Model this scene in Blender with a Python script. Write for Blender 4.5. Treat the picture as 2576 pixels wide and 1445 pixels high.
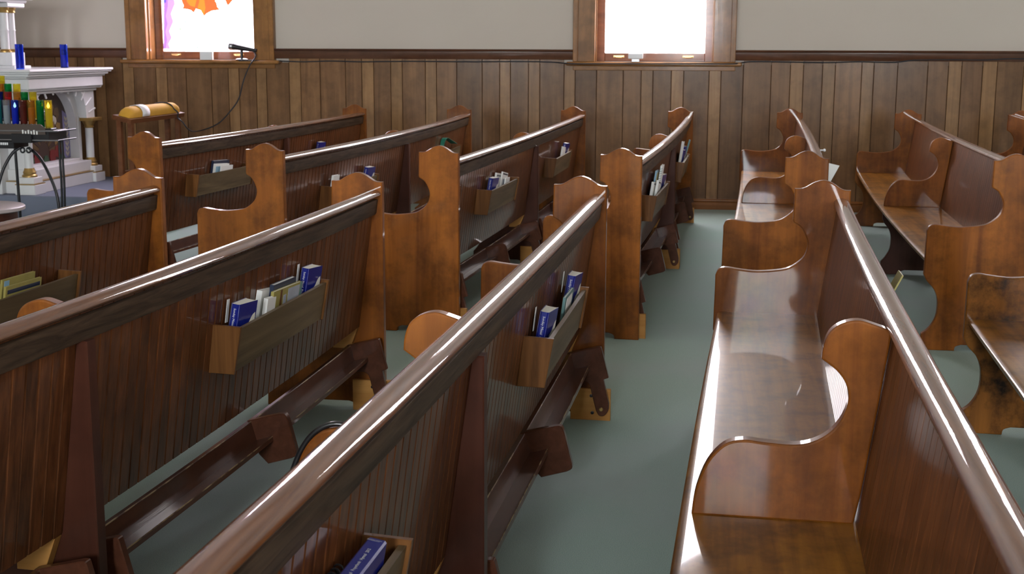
import bpy, bmesh, math, random
from mathutils import Vector, Matrix
random.seed(7)
for o in list(bpy.data.objects): bpy.data.objects.remove(o, do_unlink=True)
scene = bpy.context.scene
COL = scene.collection
V = Vector

# ------------------------------------------------------------------ camera
W, H = 2576, 1445
F, PITCH, YAW, ROLL, EYE = 3320.04, .1802, -.144, .0032, 1.4345
_cy, _sy, _cp, _sp = math.cos(YAW), math.sin(YAW), math.cos(PITCH), math.sin(PITCH)
FWD = V((_sy*_cp, _cy*_cp, -_sp)); RT0 = V((_cy, -_sy, 0)); UP0 = RT0.cross(FWD)
RT = RT0*math.cos(ROLL)+UP0*math.sin(ROLL); UP = UP0*math.cos(ROLL)-RT0*math.sin(ROLL)
CAM = V((0, 0, EYE))
cd = bpy.data.cameras.new('camera'); co = bpy.data.objects.new('camera', cd); COL.objects.link(co)
cd.sensor_fit = 'HORIZONTAL'; cd.sensor_width = 36; cd.lens = 36*F/W; cd.clip_start = .05; cd.clip_end = 100
m3 = Matrix((RT, UP, -FWD)).transposed(); co.matrix_world = Matrix.Translation(CAM) @ m3.to_4x4()
cd.dof.use_dof = True; cd.dof.focus_distance = 3.2; cd.dof.aperture_fstop = 15
scene.camera = co
def ray(x, y): return FWD + RT*((x-W/2)/F) - UP*((y-H/2)/F)
def atz(x, y, z): d = ray(x, y); return CAM + d*((z-EYE)/d.z)
def aty(x, y, Y): d = ray(x, y); return CAM + d*(Y/d.y)
def atx(x, y, X): d = ray(x, y); return CAM + d*(X/d.x)

# ------------------------------------------------------------------ world, light, exposure
wd = bpy.data.worlds.new('world'); scene.world = wd; wd.use_nodes = True
wd.node_tree.nodes['Background'].inputs[0].default_value = (.75, .82, .9, 1)
wd.node_tree.nodes['Background'].inputs[1].default_value = .3
scene.view_settings.view_transform = 'Standard'; scene.view_settings.look = 'None'
scene.view_settings.gamma = 1; scene.view_settings.use_curve_mapping = False
scene.view_settings.exposure = 0.12
WIN_FAR, WIN_NEAR = 24.0, 70.0         # glow of the daylit window glass: wall in view, opposite wall behind the viewer

# ------------------------------------------------------------------ helpers
def link(o, parent=None):
    COL.objects.link(o)
    if parent is not None: o.parent = parent
    return o
def tag(o, label=None, cat=None, group=None, kind=None):
    if label: o['label'] = label
    if cat: o['category'] = cat
    if group: o['group'] = group
    if kind: o['kind'] = kind
    return o
def empty(name, loc, rz=0):
    o = bpy.data.objects.new(name, None); o.location = loc; o.rotation_euler.z = rz; o.empty_display_size = .1
    return link(o)
def mesh(name, vs, fs, mat, sharp=None):
    me = bpy.data.meshes.new(name); me.from_pydata([tuple(v) for v in vs], [], fs); fix(me, mat, sharp); return me
def fix(me, mat, sharp=None):
    bm = bmesh.new(); bm.from_mesh(me); bmesh.ops.recalc_face_normals(bm, faces=bm.faces); bm.to_mesh(me); bm.free()
    for m in (mat if isinstance(mat, (list, tuple)) else [mat]): me.materials.append(m)
    if sharp:
        me.polygons.foreach_set('use_smooth', [True]*len(me.polygons)); me.set_sharp_from_angle(angle=math.radians(sharp))
    return me
def ob(name, me, parent=None, loc=(0, 0, 0), rot=(0, 0, 0)):
    o = bpy.data.objects.new(name, me); o.location = loc; o.rotation_euler = rot
    return link(o, parent)
def bmfin(name, bm, mat, sharp=None):
    me = bpy.data.meshes.new(name); bm.to_mesh(me); bm.free(); return fix(me, mat, sharp)
def box_bm(bm, x0, x1, y0, y1, z0, z1, bev=0):
    vs = [bm.verts.new((x, y, z)) for x in (x0, x1) for y in (y0, y1) for z in (z0, z1)]
    fs = [bm.faces.new([vs[i] for i in q]) for q in ((0,1,3,2),(4,6,7,5),(0,4,5,1),(2,3,7,6),(0,2,6,4),(1,5,7,3))]
    if bev:
        es = set(e for f in fs for e in f.edges); bmesh.ops.bevel(bm, geom=list(es), offset=bev, segments=1, affect='EDGES', profile=.5)
def box(name, x0, x1, y0, y1, z0, z1, mat, bev=0):
    bm = bmesh.new(); box_bm(bm, x0, x1, y0, y1, z0, z1, bev); return bmfin(name, bm, mat)
def spline(pts, n=5):
    out = []
    P = [V((p[0], p[1], 0)) for p in pts]
    for i in range(len(P)-1):
        p0 = P[max(i-1, 0)]; p1 = P[i]; p2 = P[i+1]; p3 = P[min(i+2, len(P)-1)]
        for k in range(n):
            t = k/n
            q = .5*((2*p1)+(p2-p0)*t+(2*p0-5*p1+4*p2-p3)*t*t+(3*p1-p0-3*p2+p3)*t**3)
            out.append((q.x, q.y))
    out.append(tuple(pts[-1])); return out
def clean(o):
    r = []
    for p in o:
        if not r or (abs(p[0]-r[-1][0])+abs(p[1]-r[-1][1])) > 1e-4: r.append(p)
    if abs(r[0][0]-r[-1][0])+abs(r[0][1]-r[-1][1]) < 1e-4: r.pop()
    return r
def plate(name, outline, t, mat, bev=.004, seg=2):
    """flat board cut to an outline of (u, z); u runs to -x, thickness along y"""
    o = clean(outline); bm = bmesh.new()
    a = [bm.verts.new((-u, -t/2, z)) for u, z in o]; b = [bm.verts.new((-u, t/2, z)) for u, z in o]
    n = len(o); fa = bm.faces.new(a); fb = bm.faces.new(b[::-1])
    for i in range(n): bm.faces.new((a[i], a[(i+1) % n], b[(i+1) % n], b[i]))
    bmesh.ops.recalc_face_normals(bm, faces=bm.faces)
    if bev:
        es = [e for f in (fa, fb) for e in f.edges]
        bmesh.ops.bevel(bm, geom=es, offset=bev, segments=seg, affect='EDGES', profile=.5, clamp_overlap=True)
    return bmfin(name, bm, mat, 18)
def tube(name, pts, r, mat, seg=8, parent=None, rf=None):
    pts = [V(p) for p in pts]; vs = []; fs = []
    for i, p in enumerate(pts):
        d = (pts[min(i+1, len(pts)-1)]-pts[max(i-1, 0)]).normalized()
        s = d.cross(V((0, 0, 1)))
        if s.length < .05: s = d.cross(V((1, 0, 0)))
        s.normalize(); t = s.cross(d); rr = rf(i/(len(pts)-1)) if rf else r
        for k in range(seg):
            a = 2*math.pi*k/seg; vs.append(p+s*math.cos(a)*rr+t*math.sin(a)*rr)
        if i:
            for k in range(seg): fs.append(((i-1)*seg+k, (i-1)*seg+(k+1) % seg, i*seg+(k+1) % seg, i*seg+k))
    n = len(pts); fs.append(tuple(range(seg))); fs.append(tuple((n-1)*seg+k for k in range(seg)))
    return ob(name, mesh(name, vs, fs, mat, 50), parent)
def curve3(pts, n=8):
    P = [V(p) for p in pts]; out = []
    for i in range(len(P)-1):
        p0 = P[max(i-1, 0)]; p1 = P[i]; p2 = P[i+1]; p3 = P[min(i+2, len(P)-1)]
        for k in range(n):
            t = k/n; out.append(.5*((2*p1)+(p2-p0)*t+(2*p0-5*p1+4*p2-p3)*t*t+(3*p1-p0-3*p2+p3)*t**3))
    out.append(P[-1]); return out
def lathe(name, prof, mat, seg=20, sharp=40):
    vs = []; fs = []
    for r, z in prof:
        for k in range(seg):
            a = 2*math.pi*k/seg; vs.append((r*math.cos(a), r*math.sin(a), z))
    for i in range(len(prof)-1):
        for k in range(seg): fs.append((i*seg+k, i*seg+(k+1) % seg, (i+1)*seg+(k+1) % seg, (i+1)*seg+k))
    fs.append(tuple(range(seg))); fs.append(tuple((len(prof)-1)*seg+k for k in range(seg)))
    return mesh(name, vs, fs, mat, sharp)

# ------------------------------------------------------------------ materials
def newmat(name):
    m = bpy.data.materials.new(name); m.use_nodes = True; nt = m.node_tree
    return m, nt, nt.nodes['Principled BSDF']
def lin(c): return tuple((x/12.92 if x <= .04045 else ((x+.055)/1.055)**2.4) for x in c)
def plain(name, rgb, rough=.5, metal=0, coat=0, trans=0, emit=None, noise=0):
    m, nt, b = newmat(name)
    b.inputs['Base Color'].default_value = (*rgb, 1); b.inputs['Roughness'].default_value = rough; b.inputs['Metallic'].default_value = metal
    b.inputs['Coat Weight'].default_value = coat; b.inputs['Coat Roughness'].default_value = .08
    b.inputs['Transmission Weight'].default_value = trans
    if emit: b.inputs['Emission Color'].default_value = (*rgb, 1); b.inputs['Emission Strength'].default_value = emit
    if noise:
        tc = nt.nodes.new('ShaderNodeTexCoord'); n = nt.nodes.new('ShaderNodeTexNoise'); n.inputs['Scale'].default_value = 12; n.inputs['Detail'].default_value = 4
        nt.links.new(tc.outputs['Object'], n.inputs['Vector'])
        mx = nt.nodes.new('ShaderNodeMix'); mx.data_type = 'RGBA'; mx.inputs['A'].default_value = (*[c*(1-noise) for c in rgb], 1); mx.inputs['B'].default_value = (*[min(1, c*(1+noise)) for c in rgb], 1)
        nt.links.new(n.outputs['Fac'], mx.inputs['Factor']); nt.links.new(mx.outputs['Result'], b.inputs['Base Color'])
    return m
def wood(name, dark, light, axis='Z', fine=30, rough=.35, coat=.5, crough=.1, rand=.15, blotch=0., bump=.15, wear=None):
    m, nt, b = newmat(name); N = nt.nodes.new; L = nt.links.new
    tc = N('ShaderNodeTexCoord'); oi = N('ShaderNodeObjectInfo')
    off = N('ShaderNodeVectorMath'); off.operation = 'SCALE'; off.inputs[0].default_value = (7.3, 5.1, 9.7); L(oi.outputs['Random'], off.inputs['Scale'])
    add = N('ShaderNodeVectorMath'); L(tc.outputs['Object'], add.inputs[0]); L(off.outputs[0], add.inputs[1])
    mp = N('ShaderNodeMapping'); s = [1, 1, 1]; s['XYZ'.index(axis)] = .06; mp.inputs['Scale'].default_value = s; L(add.outputs[0], mp.inputs['Vector'])
    n1 = N('ShaderNodeTexNoise'); n1.inputs['Scale'].default_value = fine; n1.inputs['Detail'].default_value = 5; n1.inputs['Roughness'].default_value = .6; n1.inputs['Distortion'].default_value = .6; L(mp.outputs[0], n1.inputs['Vector'])
    cr = N('ShaderNodeValToRGB'); cr.color_ramp.elements[0].position = .32; cr.color_ramp.elements[0].color = (*dark, 1); cr.color_ramp.elements[1].position = .68; cr.color_ramp.elements[1].color = (*light, 1)
    L(n1.outputs['Fac'], cr.inputs['Fac']); colr = cr.outputs['Color']
    if blotch:
        n2 = N('ShaderNodeTexNoise'); n2.inputs['Scale'].default_value = 7; n2.inputs['Detail'].default_value = 6; n2.inputs['Roughness'].default_value = .65; L(add.outputs[0], n2.inputs['Vector'])
        r2 = N('ShaderNodeValToRGB'); r2.color_ramp.elements[0].position = .36; r2.color_ramp.elements[1].position = .56
        r2.color_ramp.elements[0].color = (1-blotch, 1-blotch, 1-blotch, 1); r2.color_ramp.elements[1].color = (1, 1, 1, 1); L(n2.outputs['Fac'], r2.inputs['Fac'])
        mx = N('ShaderNodeMix'); mx.data_type = 'RGBA'; mx.blend_type = 'MULTIPLY'; mx.inputs['Factor'].default_value = 1; L(colr, mx.inputs['A']); L(r2.outputs['Color'], mx.inputs['B']); colr = mx.outputs['Result']
    mr = N('ShaderNodeMapRange'); mr.inputs['To Min'].default_value = 1-rand; mr.inputs['To Max'].default_value = 1+rand; L(oi.outputs['Random'], mr.inputs['Value'])
    vm = N('ShaderNodeVectorMath'); vm.operation = 'SCALE'; L(colr, vm.inputs[0]); L(mr.outputs[0], vm.inputs['Scale']); colr = vm.outputs[0]
    L(colr, b.inputs['Base Color'])
    b.inputs['Roughness'].default_value = rough; b.inputs['Coat Weight'].default_value = coat; b.inputs['Coat Roughness'].default_value = crough
    b.inputs['Specular IOR Level'].default_value = .12
    if bump:
        bp = N('ShaderNodeBump'); bp.inputs['Strength'].default_value = bump; bp.inputs['Distance'].default_value = .002; L(n1.outputs['Fac'], bp.inputs['Height']); L(bp.outputs[0], b.inputs['Normal'])
        if bump > .055: L(bp.outputs[0], b.inputs['Coat Normal'])
    return m
M = {}
M['panel'] = wood('varnished_panel_wood', (.165, .046, .007), (.31, .098, .012), 'Z', 14, .45, .42, .04, .14, .40, .04)
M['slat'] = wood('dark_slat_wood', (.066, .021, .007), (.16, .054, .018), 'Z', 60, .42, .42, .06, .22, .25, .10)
M['panelw'] = wood('worn_panel_wood', (.16, .055, .008), (.33, .12, .016), 'Z', 10, .45, .25, .1, .1, .93, .05)
M['rail'] = wood('cap_rail_wood', (.090, .029, .009), (.19, .068, .019), 'Y', 80, .5, .85, .025, .1, 0, .09)
M['rail'].node_tree.nodes['Principled BSDF'].inputs['Coat IOR'].default_value = 1.75
M['rail2'] = wood('upper_board_wood', (.030, .018, .011), (.090, .056, .034), 'Y', 60, .55, .10, .2, .1, 0, .6)
M['seat'] = wood('seat_wood', (.20, .076, .009), (.40, .165, .021), 'Y', 22, .4, .42, .04, .1, .5, .04)
M['paint'] = wood('brown_painted_wood', (.075, .026, .014), (.115, .042, .023), 'Y', 25, .30, .5, .07, .1, .2, .1)
M['brace'] = wood('brown_brace_paint', (.055, .017, .010), (.085, .028, .016), 'Z', 20, .42, .3, .2, .1, .2, .1)
M['ply'] = wood('plywood', (.40, .18, .045), (.54, .27, .08), 'X', 20, .55, .1, .3, .1, 0, .05)
M['rackf'] = wood('rack_oak', (.075, .048, .022), (.185, .122, .060), 'Y', 13, .5, .15, .25, .1, 0, .2)
M['racke'] = wood('rack_end_wood', (.085, .034, .010), (.18, .074, .022), 'Z', 36, .40, .3, .2, .1, 0, .15)
M['wains'] = wood('wainscot_board', (.135, .066, .028), (.225, .115, .050), 'Z', 14, .42, .25, .2, .20, .25, .08)
M['wainl'] = wood('wainscot_narrow_board', (.20, .105, .045), (.310, .170, .075), 'Z', 14, .42, .25, .2, .14, .2, .08)
M['dado'] = wood('dado_rail_wood', (.075, .030, .016), (.12, .050, .026), 'X', 20, .3, .5, .12, .05, .2, .08)
M['casing'] = wood('window_casing_wood', (.20, .085, .022), (.32, .145, .042), 'Z', 18, .34, .5, .1, .08, .3, .08)
M['casingh'] = wood('window_sill_wood', (.20, .085, .022), (.32, .145, .042), 'X', 18, .30, .6, .1, .08, .3, .08)
M['sash'] = wood('sash_wood', (.19, .075, .035), (.28, .115, .055), 'X', 18, .34, .5, .1, .08, .2, .08)
M['skirt'] = wood('baseboard_wood', (.20, .075, .020), (.32, .13, .040), 'X', 18, .25, .7, .08, .05, .2, .05)
M['ceil'] = wood('ceiling_boards', (.40, .37, .33), (.48, .45, .40), 'X', 8, .7, 0, .3, .05, 0, 0)
M['gap'] = plain('backing_board', (.10, .05, .025), .8)
M['blackstrip'] = plain('black_rubber', (.012, .012, .014), .3, 0, .4)
M['cable'] = plain('cable_rubber', (.02, .022, .028), .45)
M['white'] = plain('altar_white_paint', (.66, .66, .67), .4, 0, .15, noise=.04)
M['gold'] = plain('gilding', (.42, .27, .09), .35, .7, noise=.2)
M['brass'] = plain('brass', (.62, .42, .16), .3, .9)
M['iron'] = plain('black_iron', (.025, .025, .028), .35, .5)
M['steel'] = plain('polished_steel', (.30, .30, .32), .3, .9)
M['cream'] = plain('cream_paper', (.78, .76, .68), .7)
M['paper'] = plain('white_paper', (.80, .80, .78), .65)
M['greypaper'] = plain('grey_paper', (.42, .45, .52), .6, noise=.35)
M['navy'] = plain('missal_blue_cover', (.006, .014, .20), .3, 0, .2)
M['dnavy'] = plain('dark_navy_cover', (.012, .022, .055), .35, 0, .2)
M['teal'] = plain('teal_edge', (.12, .24, .24), .5)
M['green'] = plain('green_paper_cover', (.02, .20, .13), .5)
M['aqua'] = plain('pale_blue_cover', (.25, .45, .60), .5, noise=.2)
M['yellow'] = plain('olive_cover', (.34, .29, .075), .5, noise=.3)
M['gold_cloth'] = plain('golden_velvet', (.62, .33, .035), .8, noise=.12)
M['lilac'] = plain('pale_cloth', (.78, .77, .79), .8)
M['plastic'] = plain('white_plastic', (.75, .76, .78), .4)
M['stooltop'] = plain('pale_laminate', (.42, .36, .36), .4)

def carpet(name, c1, c2, c3):
    m, nt, b = newmat(name); N = nt.nodes.new; L = nt.links.new
    tc = N('ShaderNodeTexCoord'); n = N('ShaderNodeTexNoise'); n.inputs['Scale'].default_value = 420; n.inputs['Detail'].default_value = 3; L(tc.outputs['Object'], n.inputs['Vector'])
    cr = N('ShaderNodeValToRGB'); cr.color_ramp.elements[0].position = .3; cr.color_ramp.elements[0].color = (*c1, 1); cr.color_ramp.elements[1].position = .7; cr.color_ramp.elements[1].color = (*c2, 1); L(n.outputs['Fac'], cr.inputs['Fac'])
    n2 = N('ShaderNodeTexNoise'); n2.inputs['Scale'].default_value = 1.6; n2.inputs['Detail'].default_value = 5; L(tc.outputs['Object'], n2.inputs['Vector'])
    r2 = N('ShaderNodeValToRGB'); r2.color_ramp.elements[0].position = .42; r2.color_ramp.elements[0].color = (0, 0, 0, 1); r2.color_ramp.elements[1].position = .7; L(n2.outputs['Fac'], r2.inputs['Fac'])
    mx = N('ShaderNodeMix'); mx.data_type = 'RGBA'; L(r2.outputs['Color'], mx.inputs['Factor']); L(cr.outputs['Color'], mx.inputs['A']); mx.inputs['B'].default_value = (*c3, 1)
    L(mx.outputs['Result'], b.inputs['Base Color']); b.inputs['Roughness'].default_value = .95; b.inputs['Specular IOR Level'].default_value = .15
    bp = N('ShaderNodeBump'); bp.inputs['Strength'].default_value = .5; bp.inputs['Distance'].default_value = .004; L(n.outputs['Fac'], bp.inputs['Height']); L(bp.outputs[0], b.inputs['Normal'])
    return m
M['carpet'] = carpet('green_carpet', (.265, .375, .345), (.48, .61, .565), (.40, .485, .475))
M['carpet2'] = carpet('blue_grey_carpet', (.13, .15, .21), (.22, .24, .31), (.17, .19, .25))
def worn():
    m, nt, b = newmat('worn_paint_edge'); N = nt.nodes.new; L = nt.links.new
    tc = N('ShaderNodeTexCoord'); n = N('ShaderNodeTexNoise'); n.inputs['Scale'].default_value = 16; n.inputs['Detail'].default_value = 8; L(tc.outputs['Object'], n.inputs['Vector'])
    cr = N('ShaderNodeValToRGB'); cr.color_ramp.elements[0].position = .48; cr.color_ramp.elements[0].color = (.10, .038, .020, 1); cr.color_ramp.elements[1].position = .62; cr.color_ramp.elements[1].color = (.42, .29, .15, 1); L(n.outputs['Fac'], cr.inputs['Fac']); L(cr.outputs['Color'], b.inputs['Base Color'])
    b.inputs['Roughness'].default_value = .5; return m
M['worn'] = worn()
def plaster():
    m, nt, b = newmat('wall_plaster'); N = nt.nodes.new; L = nt.links.new
    tc = N('ShaderNodeTexCoord'); n = N('ShaderNodeTexNoise'); n.inputs['Scale'].default_value = 1.5; n.inputs['Detail'].default_value = 6; L(tc.outputs['Object'], n.inputs['Vector'])
    cr = N('ShaderNodeValToRGB'); cr.color_ramp.elements[0].color = (.53, .470, .410, 1); cr.color_ramp.elements[1].color = (.58, .52, .46, 1); L(n.outputs['Fac'], cr.inputs['Fac']); L(cr.outputs['Color'], b.inputs['Base Color'])
    b.inputs['Roughness'].default_value = .8; return m
M['plaster'] = plaster()
def glass_lit(name, base, strength, purple=False):
    """daylit stained glass: pale pieces parted by faint lead lines, tinted piece by piece"""
    m, nt, b = newmat(name); N = nt.nodes.new; L = nt.links.new
    tc = N('ShaderNodeTexCoord'); vo = N('ShaderNodeTexVoronoi'); vo.inputs['Scale'].default_value = 5.5; L(tc.outputs['Object'], vo.inputs['Vector'])
    ve = N('ShaderNodeTexVoronoi'); ve.feature = 'DISTANCE_TO_EDGE'; ve.inputs['Scale'].default_value = 5.5; L(tc.outputs['Object'], ve.inputs['Vector'])
    hue = N('ShaderNodeMix'); hue.data_type = 'RGBA'; hue.inputs['Factor'].default_value = .16; hue.inputs['A'].default_value = (*base, 1); L(vo.outputs['Color'], hue.inputs['B'])
    colr = hue.outputs['Result']
    r = N('ShaderNodeValToRGB'); r.color_ramp.elements[0].position = .0; r.color_ramp.elements[0].color = (.036, .028, .033, 1); r.color_ramp.elements[1].position = .022; r.color_ramp.elements[1].color = (1, 1, 1, 1); L(ve.outputs['Distance'], r.inputs['Fac'])
    mx = N('ShaderNodeMix'); mx.data_type = 'RGBA'; mx.blend_type = 'MULTIPLY'; mx.inputs['Factor'].default_value = 1; L(colr, mx.inputs['A']); L(r.outputs['Color'], mx.inputs['B'])
    b.inputs['Base Color'].default_value = (.05, .05, .05, 1); b.inputs['Roughness'].default_value = .2
    L(mx.outputs['Result'], b.inputs['Emission Color']); b.inputs['Emission Strength'].default_value = strength
    return m
M['glass'] = glass_lit('lit_white_glass', (1., .93, .97), WIN_FAR)
M['glass1'] = glass_lit('lit_lilac_glass', (.97, .84, 1.0), WIN_FAR*.9)
M['glassn'] = glass_lit('lit_near_glass', (.92, .96, 1.0), WIN_NEAR)
def lit(name, rgb, s):
    m, nt, b = newmat(name); b.inputs['Base Color'].default_value = (.05, .05, .05, 1)
    b.inputs['Emission Color'].default_value = (*rgb, 1); b.inputs['Emission Strength'].default_value = s; return m
M['gl_orange'] = lit('lit_orange_glass', (1, .16, .015), 1.05)
M['gl_amber'] = lit('lit_amber_glass', (1, .34, .01), 1.0)
M['gl_purple'] = lit('lit_purple_glass', (.42, .16, .80), 1.6)
M['gl_lilac'] = lit('lit_lilac_band', (.80, .45, 1.0), 1.05)
M['gl_blue'] = lit('lit_blue_glass', (.03, .10, .9), 1.0)
M['gl_green'] = lit('lit_green_glass', (.12, .75, .35), .8)
M['gl_yellow'] = lit('lit_yellow_glass', (1., 1., .55), 1.3)

# ------------------------------------------------------------------ room shell
YW = 11.944; XA, XB, YS, ZC = -9.5, 8.0, -7.5, 6.2
def structure(name, me, parent=None):
    o = ob(name, me, parent)
    if parent is None: o['kind'] = 'structure'
    return o
structure('floor', box('floor', XA, XB, YS, YW+.3, -.1, 0, M['carpet']))
structure('ceiling', box('ceiling', XA, XB, YS, YW+.3, ZC, ZC+.15, M['ceil']))
WINS = [(-4.6666, 1.4331), (-.4686, 1.4331), (3.73, 1.4331), (-8.6, 1.4331)]     # centre, casing width
OPW, OPZ0, OPZ1 = 1.10, 1.30, 4.3
def wall_mesh(name, y0, y1, cents, XA=XA, XB=XB, OPZ0=OPZ0, OPZ1=OPZ1):
    bm = bmesh.new(); xs = [XA]
    for c in sorted(cents): xs += [c-OPW/2, c+OPW/2]
    xs.append(XB)
    for i in range(0, len(xs)-1):
        a, b_ = xs[i], xs[i+1]
        if i % 2 == 0: box_bm(bm, max(a, XA), b_, y0, y1, 0, ZC)
        else: box_bm(bm, a, b_, y0, y1, 0, OPZ0); box_bm(bm, a, b_, y0, y1, OPZ1, ZC)
    return bmfin(name, bm, M['plaster'])
wallN = structure('wall_north', wall_mesh('wall_north', YW+.03, YW+.30, [-4.6666, -.4686, 3.73]))
NEARW = [-4.6666, -.4686, 3.73]                # facing the windows of the north wall
wallS = structure('wall_south', wall_mesh('wall_south', YS-.3, YS, NEARW))
structure('wall_west', box('wall_west', XA-.2, XA, YS-.3, YW+.3, -.1, ZC+.15, M['plaster']))
structure('wall_east', box('wall_east', XB, XB+.2, YS-.3, YW+.3, -.1, ZC+.15, M['plaster']))

# wainscot: every board its own piece; joints read off the photograph just below the rail
JX = [-60, 10, 48, 87, 140, 196, 238, 264.5, 309, 336.5, 392, 420, 468, 531, 574, 601, 644, 670, 727, 756, 805, 869, 910, 940, 983, 1012, 1070, 1098, 1149, 1213, 1257, 1284,
      1329.5, 1358, 1419, 1447, 1501, 1568, 1613, 1643, 1689, 1720, 1784, 1814, 1870, 1940, 1988, 2021, 2069, 2101, 2167.6, 2198, 2257.7, 2333.6, 2385.4, 2419, 2471.5, 2508, 2575, 2610, 2660]
JW = [aty(x, 185, YW).x for x in JX]
ZB0, ZB1 = .09, 1.335
bk = ob('backing', box('backing', XA, XB, YW+.022, YW+.0295, .0, 1.285, M['gap']), wallN)
OPN = (-4.6666, -.4686, 3.73)
def btop(a, b_): return 1.285 if any(b_ > c-.73 and a < c+.73 for c in OPN) else ZB1
for a, b_ in zip(JW[:-1], JW[1:]):
    w = b_-a; dy = random.uniform(-.0015, .0015)
    me = box('board', -w/2+.0025, w/2-.0025, -.0, .02, ZB0, btop(a, b_), M['wainl'] if w < .125 else M['wains'], .002)
    ob('board', me, wallN, ((a+b_)/2, YW+dy, 0))
for a, b_ in ((XA, JW[0]), (JW[-1], XB)):
    n = int((b_-a)/.17)
    for i in range(n):
        w = (b_-a)/n; ob('board', box('board', -w/2+.0025, w/2-.0025, 0, .02, ZB0, btop(a+w*i, a+w*i+w), M['wains']), wallN, (a+w*(i+.5), YW, 0))
def run_profile(name, prof, x0, x1, mat):
    vs = [(x, p[0], p[1]) for x in (x0, x1) for p in prof]; n = len(prof)
    fs = [(i, (i+1) % n, n+(i+1) % n, n+i) for i in range(n)]+[tuple(range(n)), tuple(range(n, 2*n))]
    return mesh(name, vs, fs, mat, 30)
dz1, dz0 = 1.412, 1.322
dprof = [(YW+.03, dz0), (YW-.012, dz0), (YW-.015, dz0+.006), (YW-.015, dz1-.022), (YW-.026, dz1-.016), (YW-.03, dz1-.008), (YW-.026, dz1), (YW+.03, dz1)]
edges = [XA]+[q for c in (-4.6666, -.4686, 3.73) for q in (c-.715, c+.715)]+[XB]
for i in range(0, len(edges), 2):
    structure('trim_%d' % (i//2+1), run_profile('dado', dprof, edges[i], edges[i+1], M['dado']))
bprof = [(YW+.02, 0), (YW-.022, 0), (YW-.022, .062), (YW-.016, .068), (YW-.024, .078), (YW-.022, .088), (YW-.012, .096), (YW+.02, .096)]
structure('baseboard_north', run_profile('baseboard', bprof, XA, XB, M['skirt']))

# ------------------------------------------------------------------ windows of the north wall
def window(idx, cx, ws, y, s, full):
    """s=+1: wall towards +y (room on the -y side)"""
    root = empty('window_%d%s' % (idx, '' if full else '_offscreen'), (cx, y, 0)); root['kind'] = 'structure'
    def B(name, x0, x1, y0, y1, z0, z1, mat, bev=.004, par=root):
        ya, yb = sorted((y0*s, y1*s)); return ob(name, box(name, x0, x1, ya, yb, z0, z1, mat, bev), par)
    hw = ws/2; cw = .195; g0, g1 = -.445, .445
    zg0 = 1.382; zs = 1.305; zt = 4.2
    for sx in (-1, 1):
        B('casing', min(sx*hw, sx*(hw-cw)), max(sx*hw, sx*(hw-cw)), -.028, .03, zs, zt+.12, M['casing'])
        B('casing_edge', min(sx*hw, sx*(hw-.045)), max(sx*hw, sx*(hw-.045)), -.044, -.028, zs, zt+.12, M['casing'])
        B('jamb', min(sx*(hw-cw), sx*(hw-cw+.02)), max(sx*(hw-cw), sx*(hw-cw+.02)), .03, .25, zs, zt, M['casing'])
        B('stop', min(sx*(hw-cw), sx*(hw-cw-.012)), max(sx*(hw-cw), sx*(hw-cw-.012)), .032, .05, zs, zt, M['casing'], .003)
        B('sash_stile', min(sx*.447, sx*.522), max(sx*.447, sx*.522), .185, .225, zs, zt, M['sash'])
    B('head_casing', -hw, hw, -.03, .03, zt, zt+.18, M['casing'])
    B('sash_rail', -.447, .447, .185, .225, zs+.002, zg0, M['sash'])
    B('sill', -hw-.055, hw+.055, -.085, .245, zs-.034, zs, M['casingh'], .01)
    B('apron', -hw, hw, -.018, .01, zs-.075, zs-.034, M['casingh'], .004)
    for sx in (-.32, .30):
        if not full: break
        lift = B('sash_lift', sx-.05, sx+.05, .175, .185, zs+.036, zs+.054, M['brass'], .003)
        ob('grip', tube('grip_t', [(sx-.035, .178*s, zs+.045), (sx-.025, .158*s, zs+.037), (sx+.025, .158*s, zs+.037), (sx+.035, .178*s, zs+.045)], .006, M['brass']).data, lift)
        bpy.data.objects.remove([o for o in bpy.data.objects if o.name.startswith('grip_t')][0])
    return root, B, zg0, zt
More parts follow.
